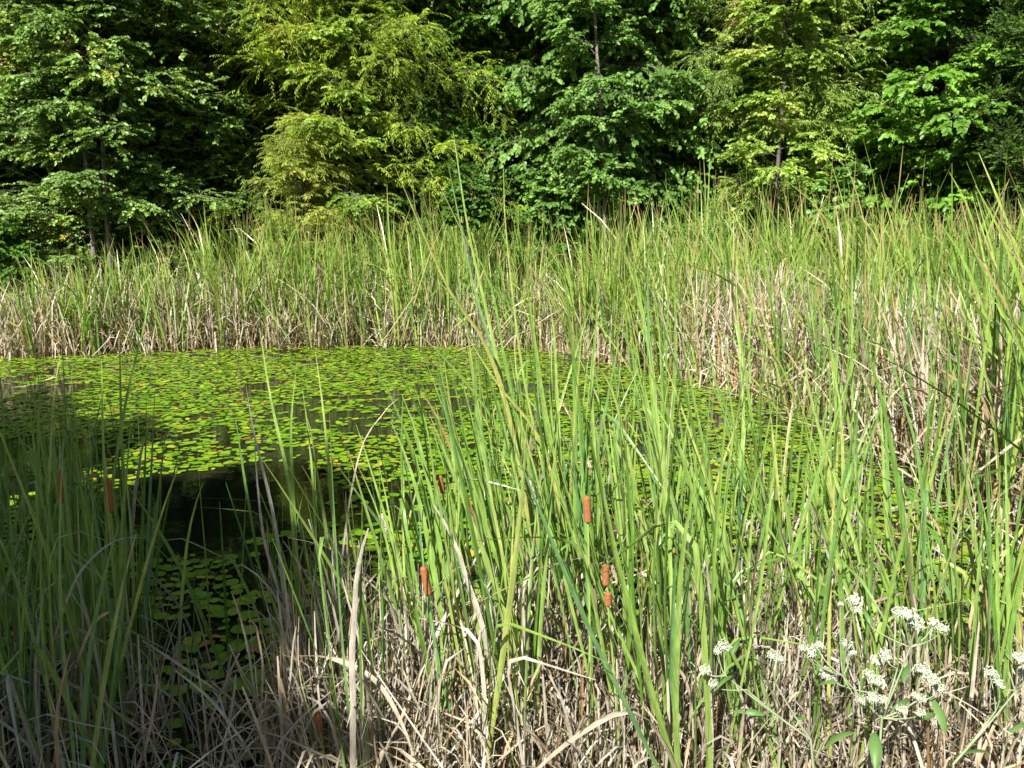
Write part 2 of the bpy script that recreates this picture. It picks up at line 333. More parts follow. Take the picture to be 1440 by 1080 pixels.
def tree(name, label, cat, x, y, H, rfun, mleaf, mbark=M_BARK, z0=.6, nl=70, n2=12, n3=5, nleaf=10, leafL=.07, leafW=.022, elev=.35, droop=.3,
         tr=.09, trunks=((0, 0, 0, 0),), flat=.15, l3=.3, leafflat=.6, leafdroop=.2, seed=1, group=None, tilt=0., n2ang=(.6, 1.1), twlen=.42, narrow=None, tint=1, elsd=.28, front=1.):
    if nl >= 50: nl = int(nl * 1.9); n2 += 3; H *= 1.22 if y > 0 else 1; tr *= .75; flat += .14; elsd += .08
    r = np.random.default_rng(seed); root = empty(name, (x, y, float(gh(np.array(x), np.array(y)))))
    tag(root, label, cat, group); BV = []; S1 = []; D1 = []; L1 = []
    nt_ = len(trunks)
    for (bx, by, lx, ly) in trunks:
        S = 14; u = np.linspace(0, 1, S)
        P = np.stack([bx + lx * u + .12 * np.sin(u * 7 + seed) * u, by + ly * u + .12 * np.cos(u * 6 + seed) * u, u * H * .97 - .1 * (1 - u)], -1)
        rad = tr * (1 - u) ** .8 + .012; rad[0] *= 1.35
        BV.append(tubes(P[None], rad[None], 9))
        k = nl // nt_; hh = z0 + (H * .97 - z0) * ((np.arange(k) + r.random(k)) / k) ** .9
        az = np.arange(k) * 2.39996 + r.uniform(-.4, .4, k) + bx * 5
        cx = np.interp(hh, P[:, 2], P[:, 0]); cyy = np.interp(hh, P[:, 2], P[:, 1])
        rr = np.array([rfun(h / H) for h in hh]) * r.uniform(.7, 1.12, k)
        rr = rr * (1 + (front - 1) * np.clip(-np.sin(az), 0, 1)); el = elev + r.normal(0, elsd, k) + .5 * (hh / H) ** 3
        S1.append(np.stack([cx, cyy, hh], -1)); D1.append(np.stack([np.cos(az) * np.cos(el), np.sin(az) * np.cos(el), np.sin(el)], -1)); L1.append(np.maximum(rr, .25))
    s1, d1, l1 = map(np.concatenate, (S1, D1, L1)); g1 = np.full(len(l1), droop) * r.uniform(.6, 1.4, len(l1))
    P = curve(s1, d1, l1, g1, 7); rd = (.006 + .016 * l1 / 3)[:, None] * np.linspace(1, .25, 7)[None]
    BV.append(tubes(P, rd, 5))
    s2, d2, l2, i2, u2 = child(s1, d1, l1, g1, n2, n2ang, lambda l, u, r: l * twlen * (1.15 - u) * r.uniform(.6, 1.2, len(u)) + .18, r, tilt, flat, (.12, 1))
    g2 = np.full(len(l2), droop * .8); P = curve(s2, d2, l2, g2, 4)
    BV.append(tubes(P, np.full((len(l2), 1), .006) * np.linspace(1, .4, 4)[None], 3))
    s3, d3, lq, i3, u3 = child(s2, d2, l2, g2, n3, (.35, .9), lambda l, u, r: l3 * r.uniform(.6, 1.3, len(u)), r, tilt, flat, (.1, 1))
    g3 = np.full(len(lq), droop); P = curve(s3, d3, lq, g3, 3)
    BV.append(tubes(P, np.full((len(lq), 1), .0025) * np.ones(3)[None], 3))
    s4, d4, l4, i4, u4 = child(s3, d3, lq, g3, nleaf + 3, (.6, 1.1), lambda l, u, r: r.uniform(.65, 1.15, len(u)), r, 0, .15, (.05, 1))
    d4 = norm(d4 - UP * leafdroop); Nn = norm(UP * leafflat + r.normal(0, 1 - leafflat * .6, d4.shape) + np.array([-.1, -.6, 0]))
    leafL, leafW = leafL * 1.05, leafW * 1.22; nleafs = len(l4)
    print(name, nleafs)
    V, Q, rn = leaves(s4, d4, Nn, leafL * l4, leafW * l4 * r.uniform(.8, 1.1, len(l4)), r)
    if tint is not None: rn = np.clip(rn * .7 + .3 * r.random(len(l1))[i2[i3[i4]]].repeat(6), 0, 1)
    link('crown', make_mesh('crown', V, Q, mleaf, {'rnd': rn}, smooth=False), root)
    BV = join(BV); link('trunk', make_mesh('trunk', BV[0], BV[1], mbark), root)
    return root
ML_HORN = leaf_mat('hornbeam_leaf', [(0, (.11, .22, .035)), (.5, (.19, .34, .06)), (.97, (.28, .43, .10)), (1, (.40, .32, .04))], .25, .42, .5)
ML_DARK = leaf_mat('dark_leaf', [(0, (.10, .21, .03)), (.6, (.17, .32, .045)), (1, (.27, .43, .06))], .3, .45, .4)
ML_WIL = leaf_mat('willow_leaf', [(0, (.22, .37, .02)), (.5, (.35, .52, .035)), (.9, (.47, .60, .06)), (1, (.42, .34, .06))], .4, .45, .35)
ML_WIL2 = leaf_mat('pale_willow_leaf', [(0, (.19, .34, .04)), (.5, (.30, .47, .07)), (.92, (.42, .56, .13)), (1, (.38, .32, .1))], .38, .42, .4)
ML_WILY = leaf_mat('yellow_willow_leaf', [(0, (.30, .42, .05)), (.5, (.42, .54, .08)), (.9, (.54, .58, .12)), (1, (.46, .30, .08))], .4, .45, .35)
ML_DOG = leaf_mat('cool_leaf', [(0, (.10, .23, .035)), (.5, (.16, .32, .06)), (1, (.25, .42, .10))], .3, .45, .35)
ML_BRI = leaf_mat('bright_leaf', [(0, (.13, .30, .03)), (.5, (.18, .38, .045)), (1, (.26, .46, .07))], .38, .42, .4)
ML_CED = leaf_mat('cedar_leaf', [(0, (.05, .12, .015)), (.6, (.08, .18, .02)), (1, (.14, .26, .03))], .2, .6, .2)
ML_SHR = leaf_mat('shrub_leaf', [(0, (.07, .17, .02)), (.6, (.11, .24, .03)), (1, (.16, .30, .04))], .35, .45, .4)
def ell(rm, lo=.35, top=.6):                    # crown radius along the height
    def f(h):
        return rm * (max(0., 1 - ((h - .45) / .6) ** 2) ** .5 if h > .45 else lo + (1 - lo) * min(1, h / .35) ** .7)
    return f
def X_at(px, Y): return (px - 720) / F * Y * 1.03
T_ = lambda px, Y: (X_at(px, Y), Y)
tree('hornbeam_tree', 'layered dark green tree at the left, behind the two slim pale trunks', 'tree', *T_(158, 16.6), 9.5, ell(3.3, .8), ML_HORN, M_BARKP, .75, 90, 15, 5, 11, .075, .021, .12, .10, .075,
     ((0, 0, .1, -.2), (.22, .1, .9, .2)), .1, .32, .55, .2, elsd=.18, front=.5, seed=3, twlen=.5)
tree('hornbeam_tree', 'dark layered tree at the far left edge of the wood', 'tree', *T_(-60, 17.6), 9.5, ell(3.0, .8), ML_HORN, M_BARK, .8, 70, 14, 5, 10, .075, .021, .15, .12, .09, flat=.1, leafflat=.55, seed=5, group=None, twlen=.5)
tree('young_hornbeam', 'slim dark green tree between the left trunks and the yellow willow', 'tree', *T_(300, 18.6), 9.5, ell(2.3, .7), ML_HORN, M_BARK, .8, 60, 13, 5, 10, .08, .023, .2, .15, .06, flat=.12, leafflat=.55, seed=8, twlen=.5)
tree('willow_tree', 'broad yellow-green willow with fine narrow leaves left of centre', 'tree', *T_(500, 18.0), 10, ell(3.9, .6), ML_WIL, M_BARK, 1.5, 95, 14, 6, 13, .085, .0075, .55, .35, .13,
     ((0, 0, -1.2, -.3), (.2, 0, 1.1, .2)), .3, .38, .25, .5, seed=11, tilt=.1, front=.75)
tree('young_willow', 'small yellow willow bush low in front of the broad willow', 'tree', *T_(448, 16.6), 3.9, ell(1.0, .5), ML_WILY, M_BARK, 1.1, 34, 9, 5, 11, .08, .0075, .6, .3, .04, flat=.3, leafflat=.25, leafdroop=.4, seed=12, tilt=.1)
tree('broadleaf_tree', 'full green tree with drooping oval leaves right of centre', 'tree', *T_(850, 17.4), 9.6, ell(2.75, .5), ML_DOG, M_BARKP, 1.7, 74, 11, 4, 8, .105, .036, .35, .3, .07,
     ((0, 0, -.2, 0),), .16, .34, .6, .45, seed=15, front=.55)
tree('broadleaf_tree', 'second cool green tree standing behind the pale willow', 'tree', *T_(985, 18.8), 9.6, ell(2.6, .5), ML_DOG, M_BARK, 1.2, 66, 11, 4, 8, .10, .034, .3, .3, .08, flat=.16, leafflat=.6, leafdroop=.4, seed=16)
tree('pale_willow', 'slender pale green willow with a thin dark trunk right of centre', 'tree', *T_(1072, 16.9), 9, ell(2.0, .35), ML_WIL2, M_BARK, 1.2, 74, 12, 6, 12, .085, .0085, .6, .3, .055,
     ((0, 0, .1, 0), (-.25, 0, -.3, -.1)), .28, .36, .3, .4, seed=17, tilt=.1, front=.6)
tree('bright_tree', 'bright light green broad-leaved tree beside the cedar', 'tree', *T_(1290, 16.8), 8.5, ell(2.1, .55), ML_BRI, M_BARK, 1.5, 50, 10, 4, 8, .12, .036, .2, .16, .07, flat=.13, leafflat=.75, leafdroop=.25, seed=21)
tree('cedar_tree', 'dense dark cedar with fine feathery foliage at the right edge', 'cedar', *T_(1435, 15.2), 9.5, lambda h: 2.35 * (1 - h * .8) , ML_CED, M_BARK, .4, 150, 14, 6, 14, .06, .009, .35, .05, .14, flat=.3, leafflat=.3, leafdroop=-.3, l3=.26, seed=23, tilt=.25, twlen=.4)
tree('cedar_tree', 'second cedar standing behind the bright light green tree', 'cedar', *T_(1330, 19.2), 10, lambda h: 2.3 * (1 - h * .75), ML_CED, M_BARK, .4, 120, 13, 6, 12, .07, .011, .3, .05, .14, flat=.3, leafflat=.3, leafdroop=-.3, l3=.28, seed=24, tilt=.2)
for px1, Y1, H1, ld, lab in ((152, 15.4, 8, .3, 'slim pale-trunked tree, left one of the pair at the left'), (180, 15.3, 8.4, -.1, 'slim pale-trunked tree, right one of the pair at the left'),
        (848, 16.2, 8.6, -.35, 'slim tree with one pale bare trunk right of centre'), (1078, 15.9, 8, -.2, 'slim dark-trunked tree in front of the pale willow'),
        (512, 16.9, 8, -.5, 'thin leaning tree with bare lower trunk under the yellow willow')):
    tree('slim_tree', lab, 'tree', *T_(px1, Y1), H1, ell(1.0, .6), ML_HORN if px1 < 400 else ML_DOG if px1 < 1000 and px1 > 600 else ML_WIL2, M_BARK if px1 > 1000 else M_BARKP, 2.1, 30, 10, 5, 10, .08, .024, .35, .2, .038, ((0, 0, ld, 0),), flat=.2, seed=int(px1))
for px1, Y1, H1, rm1, m1, lab in ((232, 18.4, 10, 2.3, ML_HORN, 'dark broadleaf tree right of the pair of slim trunks'), (360, 19.6, 10.5, 2.4, ML_SHR, 'broadleaf tree just left of the yellow willow crown'),
        (640, 18.6, 9.5, 2.0, ML_SHR, 'leafy tree between the yellow willow and the full green tree'), (1175, 19.0, 10, 2.3, ML_DOG, 'green tree in the gap between the pale willow and the bright tree'),
        (40, 18.0, 8, 2.2, ML_SHR, 'lighter green tree low at the far left of the wood')):
    tree('broadleaf_tree', lab, 'tree', *T_(px1, Y1), H1, ell(rm1, .75), m1, M_BARK, .6, 50, 10, 5, 8, .09, .03, .35, .2, .06, flat=.3, leafflat=.4, leafdroop=.3, seed=int(px1))
tree('broadleaf_tree', 'broadleaf tree at the wood edge outside the left of the view', 'tree', -12.6, 17.2, 10, ell(3.0, .8), ML_HORN, M_BARK, .6, 50, 11, 5, 8, .10, .034, .3, .2, .08, flat=.25, leafflat=.45, seed=31)
tree('broadleaf_tree', 'broadleaf tree at the wood edge outside the right of the view', 'tree', 13.2, 16.4, 10, ell(3.0, .8), ML_DOG, M_BARK, .6, 50, 11, 5, 8, .10, .034, .3, .2, .08, flat=.25, leafflat=.45, seed=32)
# second row, in the shade of the first
for k, (pxx, yy, H, rm, m_, lab) in enumerate([
        (20, 21.5, 11, 3.2, ML_DARK, 'tall dark tree behind the far left edge of the wood'), (205, 22, 11.5, 3.2, ML_HORN, 'tall dark tree behind the two slim pale trunks'),
        (395, 22.5, 11.5, 3.2, ML_DARK, 'tall dark tree behind the left side of the yellow willow'), (620, 21.2, 10.5, 2.9, ML_DARK, 'dark tree filling the gap right of the yellow willow'),
        (760, 21.5, 11, 3, ML_DARK, 'dark tree behind the cool green tree right of centre'), (925, 22.5, 11.5, 3.2, ML_DARK, 'tall dark tree in the wood between the two cool green trees'),
        (1150, 21.5, 11, 3, ML_DARK, 'dark tree behind the gap right of the pale willow'), (1400, 22.5, 11, 3.2, ML_DARK, 'tall dark tree behind the cedar at the right edge')]):
    tree('forest_tree', lab, 'tree', *T_(pxx, yy), H, ell(rm, .7), m_, M_BARK, .9, 60, 11, 5, 9, .115, .034, .3, .25, .1, flat=.2, leafflat=.5, leafdroop=.3, seed=40 + k)
# undergrowth at the foot of the wood
for k, (pxx, yy, H, rm, m_, lab) in enumerate([
        (15, 14.9, 1.7, .9, ML_SHR, 'low yellowish bush at the left edge by the tan reeds'), (235, 17.6, 2.1, 1.0, ML_DARK, 'low dark bush right of the slim pale trunks'),
        (385, 17.6, 2.6, 1.0, ML_SHR, 'green bush under the left side of the yellow willow'), (590, 18.3, 3.4, 1.3, ML_SHR, 'green leafy bush under the right side of the yellow willow'),
        (690, 18.2, 3.0, 1.2, ML_SHR, 'leafy bush in the dark gap at the centre of the wood'), (765, 16.9, 2.7, .8, ML_DOG, 'small drooping sapling left of the pale trunk'),
        (945, 18.0, 2.8, 1.2, ML_SHR, 'green bush between the cool green tree and the pale willow'), (1030, 17.6, 2.5, 1.1, ML_SHR, 'bush at the foot of the pale willow'),
        (1140, 17.0, 2.8, .8, ML_DOG, 'cool green sapling right of the pale willow trunk'), (1230, 18.2, 2.8, 1.1, ML_CED, 'dark low bush under the bright light green tree'),
        (480, 19.2, 3.4, 1.6, ML_DARK, 'dark bush behind the foot of the yellow willow'), (840, 19.6, 3.0, 1.6, ML_DARK, 'dark bush behind the pale trunk right of centre'),
        (110, 19.6, 3.2, 1.6, ML_DARK, 'dark bush behind the slim pale trunks')]):
    tree('shrub', lab, 'shrub', *T_(pxx, yy), H, ell(rm, .8), m_, M_BARK, .25, 26, 8, 5, 9, .085, .028, .5, .2, .03, flat=.25, leafflat=.45, leafdroop=.2, seed=60 + k, l3=.25)
tree('sapling', 'small leafy sapling rising from the far reeds left of the tallest blades', 'sapling', *T_(664, 14.6), 2.7, ell(.32, .8), ML_SHR, M_BARK, 1.9, 12, 6, 4, 8, .08, .03, .4, .1, .02, flat=.25, seed=81, l3=.16)
tree('sapling', 'small leafy sapling rising from the far reeds below the cedar gap', 'sapling', *T_(1158, 14.2), 2.75, ell(.3, .8), ML_DOG, M_BARK, 1.6, 12, 6, 4, 8, .09, .034, .4, .1, .02, flat=.25, seed=82, l3=.16)
# the tree that shades the left foreground (out of frame, left and behind)
tree('bank_tree', 'leafy tree on the near bank whose shade falls on the left reeds', 'tree', -6.28, -4.2, 8.1, lambda h: 2.65 * max(0, 1 - ((h - .62) / .42) ** 2) ** .5, ML_DARK, M_BARK, 2.6, 70, 12, 5, 11, .12, .045, .3, .2, .12, flat=.2, seed=90)
tree('bank_tree', 'unseen second tree added on the near bank to cut skylight, left of the shaded reeds', 'tree', -9.8, -1.2, 8.5, lambda h: 3.4 * max(0, 1 - ((h - .58) / .45) ** 2) ** .5, ML_DARK, M_BARK, 1.8, 60, 11, 5, 9, .14, .05, .3, .2, .12, flat=.2, seed=91)  # added out of view: its crown holds back sky fill over the left reeds
tree('bank_tree', 'unseen tree added on the near bank to block sky light, right of the viewer', 'tree', 8.5, -3.0, 8.5, lambda h: 3.2 * max(0, 1 - ((h - .55) / .46) ** 2) ** .5, ML_DARK, M_BARK, 1.5, 50, 10, 5, 8, .15, .055, .3, .2, .12, flat=.2, seed=92)  # invented, never in frame; only there to block part of the sky
# far wood as one mass
r = np.random.default_rng(99); n = 230000; nc = 560
cx = r.uniform(-36, 36, nc); cyy = r.uniform(25.5, 37, nc); cz = r.uniform(.2, 16, nc); cr = r.uniform(1.3, 2.8, nc)
i = r.integers(0, nc, n); d = norm(r.normal(0, 1, (n, 3))) * (r.random(n) ** .4)[:, None]
P = np.stack([cx[i], cyy[i], cz[i]], -1) + d * cr[i][:, None] * np.array([1.2, 1.0, .7]); P[:, 2] = np.maximum(P[:, 2], .2)
V, Q, rn = leaves(P, norm(r.normal(0, 1, (n, 3))), norm(r.normal(0, .7, (n, 3)) + UP), r.uniform(.2, .32, n), r.uniform(.07, .11, n), r)
tag(link('far_woods', make_mesh('far_woods', V, Q, ML_DARK, {'rnd': rn}, smooth=False)), 'dense dark wood closing the view behind the trees', 'woods', kind='stuff')

# ------------------------------------------------------------------ far and right reed bed (one mass) with its dead thatch
def bed_points(n, r, s0, s1, xr=(-15, 15), yr=(3, 19.5)):
    n = int(n * 1.2)
    x = r.uniform(*xr, n); y = r.uniform(*yr, n); s = sd_pond(x, y)
    depth = np.interp(x, [-12, -8, -6, -4, -1, 4], [1.4, 1.6, 2.6, 3.6, 4.4, 5.5])
    ok = (s < -s0) & (s > -np.minimum(s1, depth)) & (np.abs(x) < .82 * y + 1.2) & ((y > 8) | (x > 2.5)) & (y - .25 * x < 17.6)
    return x[ok], y[ok], s[ok]
def wid_lean(r, n, mean=.10, sd=.11):           # lean mostly to the left, as the wind has laid them
    lx = r.normal(-mean, sd, n); ly = r.normal(-.01, sd * .8, n)
    return np.arctan2(ly, lx), np.hypot(lx, ly)
parts = []
r = np.random.default_rng(200)
x, y, s = bed_points(18500, r, -.25, 9)
cl = vnoise(x, y, 1.1, 21) * .6 + vnoise(x, y, 4, 22) * .4; k = r.random(len(x)) < np.clip((cl - .34) * 2.6, .06, .95) * np.where((x > 2.4) & (s > -1.1) & (y < 11), .6, 1) * np.interp(x, [-9, -7.5, -5.5], [.10, .6, 1]) * .72
k |= (s > -.35) & (r.random(len(x)) < .25) & (x > -7) & (x < 2.4); x, y, s = x[k], y[k], s[k]; npl = len(x)
hp = np.interp(x, [-12, -8, -6.5, -5, -3.5, 3, 8, 12], [.9, 1.35, 1.8, 2.1, 2.3, 2.25, 2.15, 2.1]) * (.72 + .46 * vnoise(x, y, .9, 23)) * r.uniform(.85, 1.1, npl)
nb = 7; idx = np.repeat(np.arange(npl), nb); n = len(idx); fan = r.uniform(0, np.pi, npl)[idx]; q = r.normal(0, .17, n)
laz, lln = wid_lean(r, npl, .07, .09)
lx = lln[idx] * np.cos(laz[idx]) + np.cos(fan) * q + r.normal(0, .03, n); ly = lln[idx] * np.sin(laz[idx]) + np.sin(fan) * q + r.normal(0, .03, n)
az, ln = np.arctan2(ly, lx), np.hypot(lx, ly); hgt = hp[idx] * r.uniform(.6, 1.14, n)
x = x[idx] + np.cos(fan) * q * .2; y = y[idx] + np.sin(fan) * q * .2
near = y < 8
for msk, S in ((near, 9), (~near, 7)):
    m_ = int(msk.sum())
    parts.append(blades(np.stack([x[msk], y[msk], gh(x[msk], y[msk])], -1), az[msk], hgt[msk], ln[msk], r.normal(.2, .3, m_), r.uniform(.013, .031, m_), S, kinkp=.16, kink_amt=(.5, 2.2), r=r))
V, Q, tt, rn = join(parts); print('far blades', n)
tag(link('cattail_bed', make_mesh('cattail_bed', V, Q, M_FAR, {'t': tt, 'rnd': rn})), 'dense bed of tall green cattails along the far and right shore', 'cattail bed', kind='stuff')
r = np.random.default_rng(201)
x, y, s = bed_points(330000, r, -.2, 9)
edge = np.exp(s / .5); cl = vnoise(x, y, 1.6, 31)
k = r.random(len(x)) < np.clip(.06 + 1.9 * edge * np.clip(cl - .15, 0, 1) + .22 * (vnoise(x, y, .5, 33) > .55) + .9 * (x < -5.8) + .12 * ((x > 2.4) & (s > -1.2)), 0, 1) * .5
x, y, s = x[k], y[k], s[k]; n = len(x)
L = r.uniform(.4, 1.25, n) * (.65 + .75 * vnoise(x, y, 2.2, 32)); tall = r.random(n) < .12; L = np.where(tall, r.uniform(1.1, 1.9, n), L)
L *= np.interp(x, [-12, -8, -5, 20], [.8, .8, 1, 1]); L = np.where((x > 2.4) & (s > -1.2), L * 1.35, L); L = np.minimum(L, 1.45)
lnn = np.abs(r.normal(0, .28, n)); fallen = r.random(n) < .14; lnn = np.where(fallen, r.uniform(.8, 1.5, n), lnn)
V, Q, tt, rn = blades(np.stack([x, y, gh(x, y)], -1), r.uniform(0, 6.28, n), L, lnn, r.normal(.2, .4, n), r.uniform(.010, .024, n), 7, kinkp=.4, r=r, tippow=.4)
print('far dead', n)
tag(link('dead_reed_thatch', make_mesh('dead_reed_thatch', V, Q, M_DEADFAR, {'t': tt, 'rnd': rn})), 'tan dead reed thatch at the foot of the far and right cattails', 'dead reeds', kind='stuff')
# low weeds and grass between
r = np.random.default_rng(203)
x, y, s = bed_points(60000, r, .1, 9); k = r.random(len(x)) < .5; x, y = x[k], y[k]; n = len(x)
V, Q, tt, rn = blades(np.stack([x, y, gh(x, y)], -1), r.uniform(0, 6.28, n), r.uniform(.5, 1.5, n), np.abs(r.normal(0, .3, n)), r.normal(.5, .4, n), r.uniform(.005, .010, n), 5, r=r)
tag(link('bank_grass', make_mesh('bank_grass', V, Q, M_FAR, {'t': tt, 'rnd': rn})), 'fine green grass growing between the far cattails', 'grass', kind='stuff')

# ------------------------------------------------------------------ individual cattails
r = np.random.default_rng(300)
def one(L, ln, cu, w_, kp=0, S=14, mat_=M_BLADE, name='blade', seed=0, **kw):
    rr = np.random.default_rng(seed)
    V, Q, tt, rn = blades(np.zeros((1, 3)), np.zeros(1), np.array([L]), np.array([ln]), np.array([cu]), np.array([w_]), S, True, kinkp=kp, face=np.array([rr.uniform(0, 6.28)]), r=rr, **kw)
    return make_mesh(name, V, Q, mat_, {'t': tt, 'rnd': rn})
GREEN = [one(1., r.uniform(0, .06), r.uniform(-.02, .38), r.uniform(.009, .0155) , seed=i, wob=.02) for i in range(18)]
BENT = [one(1., r.uniform(0, .1), r.uniform(.2, .6), r.uniform(.012, .017), 1, seed=50 + i, wob=.02, kink_rng=(.45, .85), kink_amt=(.8, 2.3), S=18) for i in range(8)]
DRY = [one(1., r.uniform(0, .2), r.uniform(0, 1.2), r.uniform(.009, .017), .5, seed=80 + i, mat_=M_DEAD, S=18, wob=.06, tippow=.5, name='dead_blade') for i in range(12)]
def cattail(x, y, h, nb, lean_az, lean, label, cat='cattail', group=None, dry=.14, bent=.12, name='cattail', spread=.15):
    z = min(0., float(gh(np.array(x), np.array(y)))) * .3
    if sd_pond(x, y) < 0: z = float(gh(np.array(x), np.array(y)))
    root = empty(name, (x, y, z)); tag(root, label, cat, group)
    a0 = r.uniform(0, 3.14)
    for k in range(nb):
        q = r.random(); me = DRY[r.integers(len(DRY))] if q < dry else BENT[r.integers(len(BENT))] if q < dry + bent else GREEN[r.integers(len(GREEN))]
        L = h * r.uniform(.72, 1.05) * (.75 if q < dry else 1)
        # fan in one plane, plus the common lean
        sgn = 1 if k % 2 else -1; fx = math.cos(a0) * sgn; fy = math.sin(a0) * sgn; sp_ = abs(r.normal(0, spread)) + .01
        lx = lean * math.cos(lean_az) + fx * sp_ + r.normal(0, .02); ly = lean * math.sin(lean_az) + fy * sp_ + r.normal(0, .02)
        o = link(me.name.split('.')[0], me, root, (fx * .015 * (k // 2), fy * .015 * (k // 2), 0), (-ly, lx, 0), (r.uniform(.85, 1.2), r.uniform(.85, 1.2), L))
        o.rotation_mode = 'XYZ'; q_ = Vector((lx, ly, 1)).to_track_quat('Z', 'Y'); o.rotation_mode = 'QUATERNION'
        from mathutils import Quaternion
        o.rotation_quaternion = q_ @ Quaternion((0, 0, 1), r.uniform(0, 6.28)); s_ = r.uniform(.9, 1.15); o.scale = (L, L, L) if False else (L * .55 + .45 * s_, L * .55 + .45 * s_, L)
    return root
plants = []
def scatter(n, xr, yr, cond, mind):
    out = []
    for _ in range(n * 30):
        if len(out) >= n: break
        x, y = r.uniform(*xr), r.uniform(*yr)
        if not cond(x, y): continue
        if y < 2.62 and any(abs(720 + F * x / (y * .985 + .31) - h_) < w_ for h_, w_ in ((599, 45), (838, 50))): continue
        if all((x - a) ** 2 + (y - b_) ** 2 > mind ** 2 for a, b_ in out): out.append((x, y))
    return out
LFT = math.pi
# front stand (centre to right), sunlit
for x, y in scatter(100, (-.55, 3.0), (2.2, 5.2), lambda x, y: sd_pond(x, y) > -.2 and x > -.45 + .12 * (y - 2.5) and abs(x) < .68 * y + .1 and r.random() < ((1 if y < 3.35 - .25 * max(0, x - .8) else .09) * (1 if x < 1 else .38)), .10):
    h = r.uniform(1.15, 1.6) if y < 3.2 else r.uniform(1.3, 1.75)
    if x > 1.5: h *= .93
    cattail(x, y, h, int(r.integers(6, 9)), LFT + r.normal(0, .5), abs(r.normal(.13, .09)), 'green cattail in the crowded sunlit front stand', group='green cattails of the front stand', dry=.2)
# right-hand nearer water and shore
for x, y in scatter(62, (1.0, 5.4), (4.2, 8.8), lambda x, y: (sd_pond(x, y) < .35 or r.random() < .06) and abs(x) < .66 * y + .2, .17):
    cattail(x, y, r.uniform(1.6, 2.15), int(r.integers(5, 8)), LFT + r.normal(0, .7), abs(r.normal(.09, .06)), 'green cattail in the thick growth along the right shore', group='green cattails of the right shore', dry=.08)
# left stand, in shade
for x, y in scatter(48, (-2.9, -1.15), (2.15, 4.1), lambda x, y: abs(x) < .68 * y + .15 and x < -1.15 - .42 * (y - 2.15), .11):
    cattail(x, y, r.uniform(.95, 1.5), int(r.integers(4, 8)), r.uniform(0, 6.28), abs(r.normal(.08, .07)), 'dark green cattail in the shaded stand at the left', group='shaded cattails at the left', dry=.1, spread=.08)
# sparse ones between
for x, y in scatter(12, (-1.3, -.45), (2.8, 3.9), lambda x, y: True, .2):
    cattail(x, y, r.uniform(.8, 1.3), int(r.integers(4, 6)), LFT + r.normal(0, .8), .08, 'green cattail in the thin growth between the shaded and sunlit stands', group='scattered cattails left of centre', dry=.25)

# blades read one by one off the photograph: base x pixel, depth, points up to the tip
def hero_blade(root, base, pts, w_, mat_, rn_, name='blade', S=22, face=None):
    """pts: world points from base to tip, smooth curve through them"""
    P = np.array([base] + pts); d = np.concatenate([[0], np.cumsum(np.linalg.norm(np.diff(P, axis=0), axis=1))]); d /= d[-1]
    u = np.linspace(0, 1, S)
    if len(P) >= 3:                             # Catmull-Rom
        Q_ = np.vstack([2 * P[0] - P[1], P, 2 * P[-1] - P[-2]]); out = []
        for q in u:
            i_ = min(int(np.searchsorted(d, q, 'right')) - 1, len(P) - 2); v = (q - d[i_]) / (d[i_ + 1] - d[i_])
            p0, p1, p2, p3 = Q_[i_:i_ + 4]
            out.append(.5 * (2 * p1 + (p2 - p0) * v + (2 * p0 - 5 * p1 + 4 * p2 - p3) * v * v + (3 * p1 - p0 - 3 * p2 + p3) * v ** 3))
        L_ = np.array(out)
    else: L_ = P[0] + (P[1] - P[0]) * u[:, None]
    tan = norm(np.gradient(L_, axis=0)); fa = (r.uniform(-.6, .6) if face is None else face) + u * r.uniform(-.8, .8)
    sd = np.stack([np.cos(fa), np.sin(fa), 0 * fa], -1); sd = norm(sd - tan * (sd * tan).sum(-1, keepdims=True))
    wd = w_ / 2 * np.clip((1.02 - u) / .4, .03, 1) ** .7 * np.clip(.75 + u * 1.5, 0, 1)
    V, Q2, tt, K = strips(L_[None], sd[None], wd[None], .2, True); V = V - np.array(root.location)
    return link(name, make_mesh(name, V, Q2, mat_, {'t': tt, 'rnd': np.full(len(tt), rn_)}), root)
def hero(label, bpx, Y, bl, group=None, name='cattail', cat='cattail'):
    """bl: list of (list of (px,py), tip depth offset, width, kind)"""
    bx = at(bpx, 900, Y)[0]; root = empty(name, (bx, Y, -.03)); tag(root, label, cat, group)
    for k, (pts, dy, w_, kind) in enumerate(bl):
        n = len(pts); W = [at(px, py, Y + dy * (i + 1) / n) for i, (px, py) in enumerate(pts)]
        dead = kind == 'd'
        hero_blade(root, np.array([bx + r.normal(0, .012), Y + r.normal(0, .012), -.03]), W, w_, M_DEAD if dead else M_BLADE, r.random(), 'dead_blade' if dead else 'blade')
    return root
g = 'g'
hero('tallest cattail, its long blades leaning left far above the front stand', 765, 3.35, [
    ([(740, 700), (694, 480), (660, 330), (637, 184)], .1, .017, g), ([(735, 680), (690, 500), (628, 400), (555, 234)], -.1, .018, g),
    ([(728, 690), (680, 510), (640, 430), (596, 330), (561, 296)], .05, .016, g), ([(745, 700), (700, 520), (665, 400), (630, 231)], .2, .015, g),
    ([(752, 700), (712, 520), (690, 400), (652, 330), (613, 250)], .1, .012, g)])
hero('tall slender cattail just right of the tallest leaning blades', 800, 3.5, [
    ([(775, 720), (735, 520), (712, 330), (708, 233)], .1, .012, g), ([(785, 700), (763, 560), (745, 430), (739, 386)], -.1, .022, g), ([(790, 700), (782, 525), (778, 460), (771, 414)], .1, .016, g),
    ([(760, 720), (700, 600), (640, 520), (580, 460)], 0, .014, g)])
